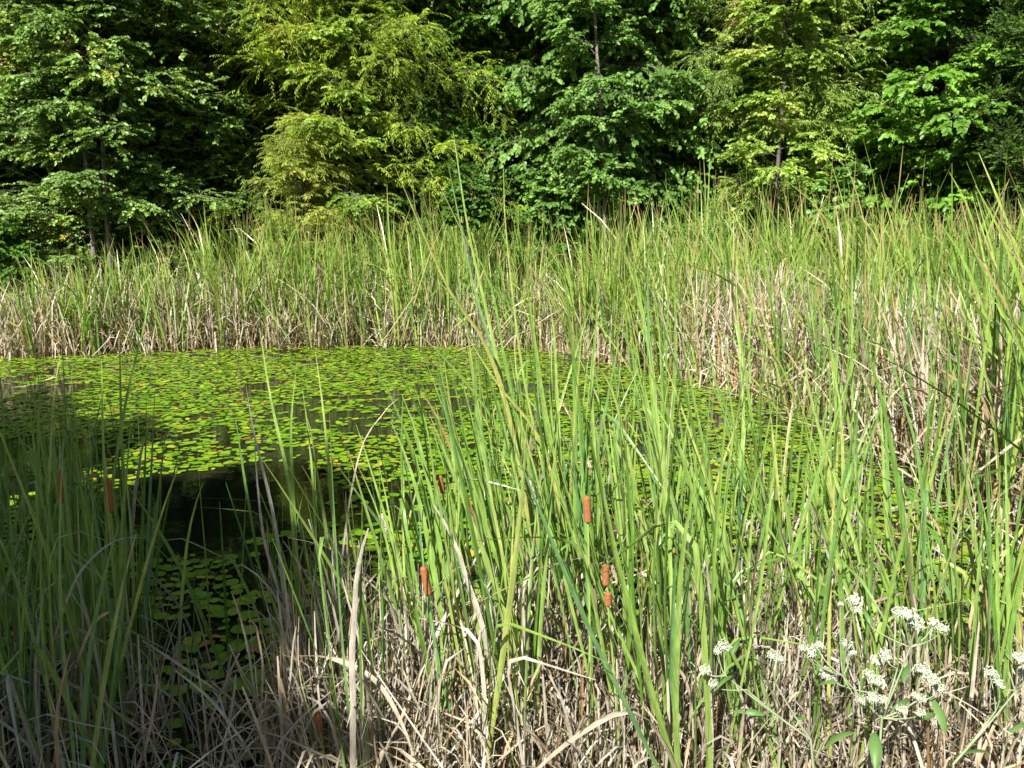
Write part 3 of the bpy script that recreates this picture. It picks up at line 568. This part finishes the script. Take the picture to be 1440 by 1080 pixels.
hero('upright pair of broad blades standing above the middle of the front stand', 850, 3.3, [
    ([(842, 720), (832, 562), (838, 460), (841, 379)], .1, .018, g), ([(830, 720), (812, 560), (802, 462), (793, 377)], .1, .018, g), ([(800, 760), (760, 620), (700, 540), (655, 470)], .0, .016, g)])
hero('tall cattail right of the upright pair in the front stand', 930, 3.4, [
    ([(925, 700), (911, 488), (900, 420), (891, 368)], .1, .016, g), ([(935, 700), (930, 520), (925, 440), (918, 400)], .1, .017, g), ([(900, 720), (865, 560), (830, 500), (790, 450)], .0, .014, g)])
hero('tall cattail with crossing blades right of the front stand middle', 1010, 3.4, [
    ([(1020, 700), (1040, 560), (1060, 470), (1090, 420)], .1, .015, g), ([(1000, 700), (975, 560), (960, 480), (950, 410)], .1, .016, g), ([(1030, 720), (1045, 600), (1040, 500), (1035, 390)], .2, .014, g)])
hero('cattail leaning left out over the pond from the front stand', 640, 3.2, [
    ([(620, 800), (588, 660), (550, 560), (524, 514)], 0, .014, g), ([(625, 800), (612, 680), (600, 600), (580, 536)], .1, .016, g), ([(640, 820), (640, 700), (632, 600), (618, 545)], .1, .015, g), ([(600, 860), (550, 760), (500, 690), (466, 642)], -.1, .014, g)])
hero('tall single-stemmed cattail in open water left of centre, tip at the far pads', 424, 3.1, [
    ([(412, 740), (404, 666), (381, 562), (365, 462)], .1, .015, g), ([(416, 760), (409, 618), (412, 560), (417, 514)], .05, .014, g)])
hero('cattail with two upright blades left of centre, brown at one tip', 476, 3.15, [
    ([(470, 740), (457, 599), (450, 540), (444, 497)], .1, .015, g), ([(460, 760), (445, 660), (436, 600), (431, 586)], .05, .013, g), ([(480, 800), (505, 640), (540, 580), (560, 560)], .05, .008, 'd')])
hero('brown folded cattail blade beside the open dark water', 405, 2.95, [
    ([(400, 850), (385, 730), (355, 600), (346, 542)], .1, .015, 'd'), ([(398, 860), (372, 760), (362, 680), (358, 620)], .1, .012, 'd')], name='dead_cattail', cat='dead cattail')
hero('lone thin blade rising from the dark open water', 295, 3.5, [([(290, 790), (284, 720), (278, 636)], 0, .012, g)])
hero('light-edged cattail at the right side of the shaded stand', 205, 3.0, [
    ([(206, 850), (209, 740), (214, 640), (218, 547)], .1, .013, g), ([(196, 850), (200, 740), (204, 650), (206, 560)], .1, .012, g), ([(215, 880), (222, 800), (226, 700), (229, 606)], .1, .008, g)])
hero('dark blade with brown tip leaning right above the shaded stand', 130, 3.0, [
    ([(150, 750), (178, 560), (200, 470), (213, 392)], .15, .012, g), ([(150, 760), (146, 640), (144, 570), (143, 503)], .1, .013, g), ([(120, 760), (110, 640), (103, 560), (100, 521)], .1, .014, g)])
hero('dark upright cattail at the left edge of the shaded stand', 60, 2.9, [
    ([(68, 760), (72, 620), (78, 540), (84, 503)], .1, .014, g), ([(55, 760), (50, 650), (45, 600), (34, 517)], .1, .014, g), ([(70, 760), (80, 650), (112, 590), (135, 540)], .1, .013, g)])
hero('broad bluish cattail at the far right front corner', 1400, 2.75, [
    ([(1398, 900), (1400, 760), (1405, 680), (1395, 560)], 0, .020, g), ([(1395, 900), (1370, 760), (1350, 600), (1340, 560)], .1, .018, g), ([(1385, 920), (1330, 780), (1280, 700), (1230, 600)], .2, .019, g), ([(1408, 900), (1428, 760), (1440, 650)], 0, .016, g),
    ([(1380, 960), (1345, 860), (1310, 790), (1280, 720)], .1, .02, g)])
hero('cattail with long blade crossing rightward above the right stand', 1180, 3.2, [
    ([(1190, 760), (1215, 640), (1250, 560), (1275, 510)], .1, .014, g), ([(1175, 760), (1160, 640), (1140, 560), (1125, 480)], .1, .02, g), ([(1185, 760), (1185, 640), (1180, 560), (1170, 520)], .1, .016, g)])
hero('cattail with blades arching left above the right corner', 1300, 3.4, [
    ([(1300, 760), (1290, 640), (1270, 560), (1262, 500)], .1, .014, g), ([(1310, 760), (1330, 640), (1345, 560), (1350, 480)], .1, .014, g)])

# flower stalks with seed heads
def lathe(zs, rs, sides=12):
    a = np.arange(sides) * 2 * np.pi / sides; zs = np.array(zs); rs = np.array(rs)
    V = np.stack([rs[:, None] * np.cos(a), rs[:, None] * np.sin(a), np.repeat(zs[:, None], sides, 1)], -1).reshape(-1, 3)
    i = (np.arange(len(zs) - 1) * sides)[:, None]; j = np.arange(sides)[None]
    return V, np.stack([i + j, i + (j + 1) % sides, i + sides + (j + 1) % sides, i + sides + j], -1).reshape(-1, 4)
def head_mesh(L, rad, fluffy=False, seed=0):
    rr = np.random.default_rng(seed); n = 22; u = np.linspace(0, 1, n); prof = rad * np.clip(np.minimum(u, 1 - u) * 14 + .02, 0, 1) ** .5
    V, Q = lathe(u * L, prof, 14)
    if fluffy:
        V[:, :2] *= (1 + rr.normal(0, .22, (len(V), 1)))
    else: V[:, :2] *= (1 + rr.normal(0, .025, (len(V), 1)))
    return make_mesh('seed_head', V, Q, M_FLUFF if fluffy else M_HEAD)
def flower_stalk(label, bpx, Y, hpx, htop, hbot, dy=0, rad=.012, nb=3, fluffy=False, second=None, spike=True, blade_h=1.2):
    bx = at(bpx, 900, Y)[0]; root = empty('cattail', (bx, Y, -.03)); tag(root, label, 'cattail')
    top = at(*htop, Y + dy); bot = at(*hbot, Y + dy); b0 = np.array([bx, Y, -.03]); ax = norm(top - bot)
    u = np.linspace(0, 1, 12)[:, None]; mid = b0 + (bot - b0) * .5 + np.array([.01, 0, 0])
    P = (1 - u) ** 2 * b0 + 2 * u * (1 - u) * mid + u * u * bot
    V, Q = tubes((P - b0)[None], np.linspace(.0055, .0035, 12)[None], 7); link('flower_stalk', make_mesh('flower_stalk', V, Q, M_STALK), root)
    q_ = Vector(ax).to_track_quat('Z', 'Y'); L = float(np.linalg.norm(top - bot))
    def put(name, me, p):
        o = link(name, me, root, tuple(p - b0)); o.rotation_mode = 'QUATERNION'; o.rotation_quaternion = q_; return o
    put('seed_head', head_mesh(L, rad, fluffy, bpx), bot)
    end = top
    if second:
        t2, b2 = at(*second[0], Y + dy), at(*second[1], Y + dy); put('seed_head', head_mesh(float(np.linalg.norm(t2 - b2)), rad, fluffy, bpx + 1), b2)
        V, Q = tubes(np.array([[top - b0, b2 - b0 + ax * .01]]), np.array([[.003, .003]]), 6); link('stem_gap', make_mesh('stem_gap', V, Q, M_STALK), root); end = t2
    if spike:
        V, Q = tubes(np.array([[end - b0 - ax * .003, end - b0 + ax * .05, end - b0 + ax * .09]]), np.array([[.0028, .002, .0006]]), 6); link('dry_spike', make_mesh('dry_spike', V, Q, M_SPIKE), root)
    for k in range(nb):
        me = GREEN[r.integers(len(GREEN))]; L = blade_h * r.uniform(.8, 1.1)
        o = link('blade', me, root, (r.normal(0, .02), .03 + abs(r.normal(0, .01)), 0)); o.rotation_mode = 'QUATERNION'
        o.rotation_quaternion = Vector((r.normal(-.08, .08), .05 + abs(r.normal(0, .06)), 1)).to_track_quat('Z', 'Y'); o.scale = (L, L, L)
flower_stalk('cattail with a plump brown seed head in the middle of the front stand', 832, 2.42, 826, (825, 697), (827, 736), spike=False)
flower_stalk('cattail with a slanting brown seed head near the left end of the front stand', 626, 2.4, 599, (595, 796), (603, 838), spike=False)
flower_stalk('cattail with two short brown seed heads one above the other', 880, 2.38, 852, (855, 832), (855, 852), second=((849, 793), (852, 824)), spike=False, rad=.0115)
flower_stalk('cattail with a dark seed head at the right of the shaded stand', 165, 2.75, 154, (151, 672), (156, 722), rad=.012)
flower_stalk('cattail with a dark seed head at the left of the shaded stand', 90, 2.8, 86, (85, 660), (87, 708), rad=.011)
flower_stalk('cattail with a fluffy grey-brown spent seed head over the open pads', 575, 2.8, 545, (536, 722), (550, 756), fluffy=True, rad=.008, spike=False)
flower_stalk('cattail with a fluffy white spent seed head in the front stand', 775, 2.8, 750, (745, 675), (755, 712), fluffy=True, rad=.007, spike=False)
flower_stalk('cattail with a broken brown seed head by the bent brown blade', 640, 2.9, 622, (618, 668), (623, 694), rad=.01, spike=False)
flower_stalk('cattail with a small brown seed head low among the left litter', 455, 2.35, 448, (446, 1000), (450, 1030), rad=.009, spike=False, nb=2, blade_h=.6)

# dead litter in the foreground, too much to count
r2 = np.random.default_rng(400)
def litter(n, xr, yr, lr, leanf, seed, wr=(.003, .0115), z=0.):
    rr = np.random.default_rng(seed); x = rr.uniform(*xr, n); y = rr.uniform(*yr, n)
    k = np.abs(x) < .7 * y + .5; x, y = x[k], y[k]; m_ = len(x); cl = vnoise(x, y, 2.2, seed); kk = rr.random(m_) < (.35 + cl); x, y = x[kk], y[kk]; m_ = len(x)
    ln = leanf(rr, m_)
    return blades(np.stack([x, y, np.full(m_, z) + rr.uniform(-.02, .08, m_)], -1), rr.uniform(0, 6.28, m_), rr.uniform(*lr, m_) * (.6 + .6 * vnoise(x, y, 3, seed + 1)), ln, rr.normal(.12, .3, m_), rr.uniform(*wr, m_), 9, True, kinkp=.35, r=rr, tippow=.35, wob=.07)
upr = lambda rr, m: np.abs(rr.normal(.05, .3, m))
low = lambda rr, m: rr.uniform(.6, 1.5, m)
parts = [litter(3200, (-.85, 1.2), (2.2, 3.0), (.25, .72), upr, 411), litter(1400, (1.2, 2.7), (2.0, 2.75), (.25, .65), upr, 401), litter(1000, (-.9, 2.6), (2.0, 3.0), (.12, .6), low, 402),
         litter(330, (-2.6, -.9), (2.0, 2.75), (.25, .75), upr, 403), litter(230, (-2.6, -.9), (1.95, 2.7), (.15, .7), low, 404),
         litter(160, (.2, 2.9), (3.1, 4.3), (.4, 1.0), upr, 405), litter(120, (1.2, 3.2), (3.1, 4.6), (.2, .6), low, 406)]
V, Q, tt, rn = join(parts)
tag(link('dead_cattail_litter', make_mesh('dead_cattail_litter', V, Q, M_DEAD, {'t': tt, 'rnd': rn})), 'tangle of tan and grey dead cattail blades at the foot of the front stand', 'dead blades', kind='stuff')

# single dead blades that show
def dead_thing(label, pts, w_=.014):            # pts: (px, py, depth)
    P = [at(*p) for p in pts]; root_loc = P[0]; o = empty('fallen_reed', tuple(root_loc)); 
    b_ = hero_blade(o, P[0], P[1:], w_, M_DEAD, r.random(), 'fallen_reed'); C.objects.unlink(o)
    b_.parent = None; b_.location = tuple(root_loc); tag(b_, label, 'dead blade'); bpy.data.objects.remove(o)
dead_thing('pale arching dead blade curving right over the litter', [(420, 922, 2.35), (470, 926, 2.3), (530, 960, 2.25), (570, 1030, 2.2), (585, 1085, 2.18)], .016)
dead_thing('tan dead blade arching over the shaded stand', [(75, 900, 2.5), (110, 810, 2.5), (160, 762, 2.5), (205, 756, 2.5)], .013)
dead_thing('white curled dead blade making a loop in the shaded stand', [(105, 940, 2.4), (130, 880, 2.4), (155, 861, 2.4), (170, 875, 2.42), (150, 895, 2.42)], .01)
dead_thing('grey dead blade arching low over the shaded stand', [(70, 900, 2.45), (105, 886, 2.45), (150, 905, 2.45)], .013)
dead_thing('thin dead stem slanting across the shaded pads', [(195, 790, 3.1), (250, 850, 2.9), (285, 930, 2.7), (305, 975, 2.6)], .008)
dead_thing('thin pale dead stem low in the shaded corner', [(200, 900, 2.6), (260, 940, 2.5), (310, 975, 2.4)], .008)
dead_thing('dead blade leaning against the left end of the front stand', [(560, 1020, 2.3), (620, 880, 2.5), (690, 745, 2.6)], .012)
dead_thing('horizontal orange-brown dead blade across the front stand', [(625, 680, 2.9), (670, 674, 2.8), (735, 690, 2.7)], .012)
dead_thing('bright straight dead stalk standing in the centre litter', [(700, 1080, 2.3), (735, 1000, 2.4), (760, 950, 2.45)], .010)
dead_thing('long dead stalk slanting across the right litter', [(1010, 1040, 2.4), (990, 880, 2.7), (960, 770, 2.9)], .014)
dead_thing('curled tan dead blade above the white flowers', [(1218, 850, 2.6), (1270, 835, 2.6), (1300, 850, 2.6), (1312, 875, 2.6)], .010)
dead_thing('dead blade arching over the right stand', [(1140, 740, 3.1), (1180, 712, 3.1), (1230, 760, 3.0), (1262, 800, 2.9)], .010)
dead_thing('slender dead blade arching at the right over the pads', [(1250, 745, 3.2), (1290, 718, 3.2), (1315, 735, 3.2), (1330, 780, 3.2)], .010)
dead_thing('bright white dead stalk slanting on the right shore', [(1275, 625, 6.4), (1300, 560, 6.5), (1310, 525, 6.6)], .022)
rf = np.random.default_rng(410)
for k, (px, py, a, L) in enumerate([(30, 520, .1, .8), (60, 535, -.2, .7), (150, 515, .3, .6), (185, 525, 2.9, .5), (15, 545, .5, .6), (110, 505, .0, .7), (345, 505, 1.0, .4), (250, 500, .4, .6), (420, 512, -.3, .4)]):
    p = gp(px, py, .02); V, Q, tt, rn = blades(np.zeros((1, 3)), np.array([a]), np.array([L]), np.array([1.5]), np.array([.1]), np.array([.018]), 10, True, r=rf, wob=.08)
    V[:, 2] = np.clip(V[:, 2], -.005, .05)
    tag(link('fallen_reed', make_mesh('fallen_reed', V, Q, M_DEAD, {'t': tt, 'rnd': rn}), None, tuple(p)), 'tan dead reed floating on the pads near the far left shore', 'dead blade', 'dead reeds floating near the far shore')

# ------------------------------------------------------------------ white-flowered plants
def leaf_mesh(L, W, seed):
    S = 9; u = np.linspace(0, 1, S); rr = np.random.default_rng(seed)
    P = np.stack([u * L, 0 * u, .06 * L * np.sin(u * 3) - .22 * L * u * u], -1); sd = np.tile([0, 1., 0], (S, 1))
    wd = W * np.sin(np.clip(u * .93 + .05, 0, 1) * np.pi) ** .8 * (1 - .35 * u)
    V, Q, tt, K = strips(P[None], sd[None], wd[None], .25, True); return make_mesh('leaf', V, Q, M_FLEAF, {'rnd': np.full(len(V), rr.random())})
M_FLEAF = leaf_mat('flower_plant_leaf', [(0, (.09, .19, .05)), (1, (.14, .26, .07))], .3, .45, .4, patch=.15)
LF = [leaf_mesh(.11, .017, k) for k in range(3)]; LFB = [leaf_mesh(.12, .026, 9)]
def cluster_mesh(seed, rad=.022):
    rr = np.random.default_rng(seed); Vs = []; Qs = []; off = 0
    V, Q = lathe([-.012, -.006, .0, .004, .006], [.001, rad * .5, rad * .8, rad * .55, .001], 10); V *= 1 + rr.normal(0, .08, (len(V), 1)); Vs.append(V); Qs.append(Q); off = len(V)
    for k in range(60):
        a, q = rr.uniform(0, 6.28), rad * math.sqrt(rr.random()); c = np.array([q * math.cos(a), q * math.sin(a), .010 * (1 - (q / rad) ** 2) + rr.normal(0, .006)])
        # each floret: a small tuft, narrow at the foot, frilled at the top
        V, Q = lathe([-.009, -.004, .0, .003, .004], [.0006, .0016, .0028, .0034, .0008], 7); V = V * rr.uniform(.5, 1.15)
        V[:, :2] *= (1 + rr.normal(0, .18, (len(V), 1))); tl = rr.normal(0, .35, 2); V[:, 0] += V[:, 2] * tl[0]; V[:, 1] += V[:, 2] * tl[1]
        Vs.append(V + c); Qs.append(Q + off); off += len(V)
    return make_mesh('flower_cluster', np.concatenate(Vs), np.concatenate(Qs), M_FLOWER)
CL = [cluster_mesh(500 + k) for k in range(5)]
def boneset(label, bpx, Y, zj, heads, seed, leafs, fork):
    rr = np.random.default_rng(seed); bx = at(bpx, 1000, Y)[0]; b0 = np.array([bx, Y, 0.]); root = empty('white_flower_plant', tuple(b0)); tag(root, label, 'flowering plant')
    J = [at(*f, Y) for f in fork]; Ps = [np.array([b0 + (J[0] - b0) * q for q in np.linspace(0, 1, 6)])]; rads = [np.linspace(.0045, .0035, 6)]
    for j in J[1:]:
        m_ = (J[0] + j) / 2 + np.array([0, 0, -.01]); u = np.linspace(0, 1, 6)[:, None]
        Ps.append((1 - u) ** 2 * J[0] + 2 * u * (1 - u) * m_ + u * u * j); rads.append(np.linspace(.003, .0022, 6))
    for (px, py, sc) in heads:
        p = at(px, py, Y + rr.normal(0, .05)); j = min(J, key=lambda q: np.linalg.norm(q - p) + (0 if q[2] < p[2] else .15)); u = np.linspace(0, 1, 6)[:, None]
        m_ = (j + p) / 2 + np.array([(p[0] - j[0]) * .25, 0, -.015]); Ps.append((1 - u) ** 2 * j + 2 * u * (1 - u) * m_ + u * u * (p - UP * .006)); rads.append(np.linspace(.002, .0012, 6))
        o = link('flower_cluster', CL[rr.integers(5)], root, tuple(p - b0), (rr.normal(-.2, .3), rr.normal(0, .3), rr.uniform(0, 6.28)), (sc * .85,) * 3)
    V, Q = tubes(np.array(Ps) - b0, np.array(rads), 6); link('stem', make_mesh('stem', V, Q, M_STEM), root)
    for (px, py, az, sc, big, pit) in leafs:
        p = at(px, py, Y + rr.normal(0, .02)); me = LFB[0] if big else LF[rr.integers(3)]
        link('leaf', me, root, tuple(p - b0), (rr.normal(0, .5), pit, az), (sc * .8, sc * .7, sc))
boneset('white-flowered plant reaching furthest left in front of the litter', 1175, 2.05, .5,
        [(1018, 908, .9), (1010, 915, .7), (992, 943, .9), (1003, 962, .7), (1088, 922, .9), (1098, 928, .6)], 1,
        [(1030, 950, -2.6, .8, 0, .1), (1075, 1005, 2.9, 1.0, 0, -.1), (1030, 920, .9, .7, 0, -.6), (1135, 1010, 2.2, .9, 0, .5)], [(1140, 1040), (1050, 970), (1020, 950), (1090, 960)])
boneset('tallest white-flowered plant with many heads at lower right', 1245, 2.0, .5,
        [(1140, 918, .9), (1150, 908, .8), (1128, 912, .6), (1162, 948, 1.0), (1190, 905, .9), (1196, 915, .8), (1202, 846, 1.0), (1206, 858, .7), (1182, 850, .4), (1232, 930, 1.0), (1245, 922, 1.0), (1222, 950, .9), (1236, 960, 1.0),
         (1228, 982, .9), (1242, 984, .7), (1210, 984, .6), (1296, 942, 1.1), (1310, 955, 1.1), (1322, 968, .8), (1293, 982, .9), (1294, 1003, .7), (1268, 998, .8), (1276, 866, 1.1), (1262, 860, .8), (1288, 876, 1.0), (1312, 876, .8), (1326, 884, .8)], 2,
        [(1230, 1030, -1.9, 1.1, 1, .3), (1255, 1000, .5, .9, 0, -.3), (1180, 960, 2.4, .8, 0, .3), (1270, 960, 1.0, .9, 0, -.5), (1290, 905, .8, .7, 0, -.5), (1200, 1030, 3.0, 1.0, 1, .4), (1285, 1010, .1, .9, 0, -.1), (1225, 880, 1.8, .6, 0, -.8)],
        [(1240, 1010), (1185, 950), (1262, 940), (1280, 910), (1230, 975), (1290, 985)])
boneset('white-flowered plant cut off by the right edge', 1400, 1.95, .5,
        [(1392, 946, .9), (1404, 962, .8), (1400, 950, .6), (1434, 926, 1.0), (1440, 945, 1.0), (1450, 935, .9)], 3,
        [(1395, 1060, 2.9, 1.1, 0, .0), (1420, 1030, .4, 1.0, 0, -.3), (1330, 1030, 1.6, 1.1, 1, -.9)], [(1340, 1075), (1400, 1000), (1430, 970)])
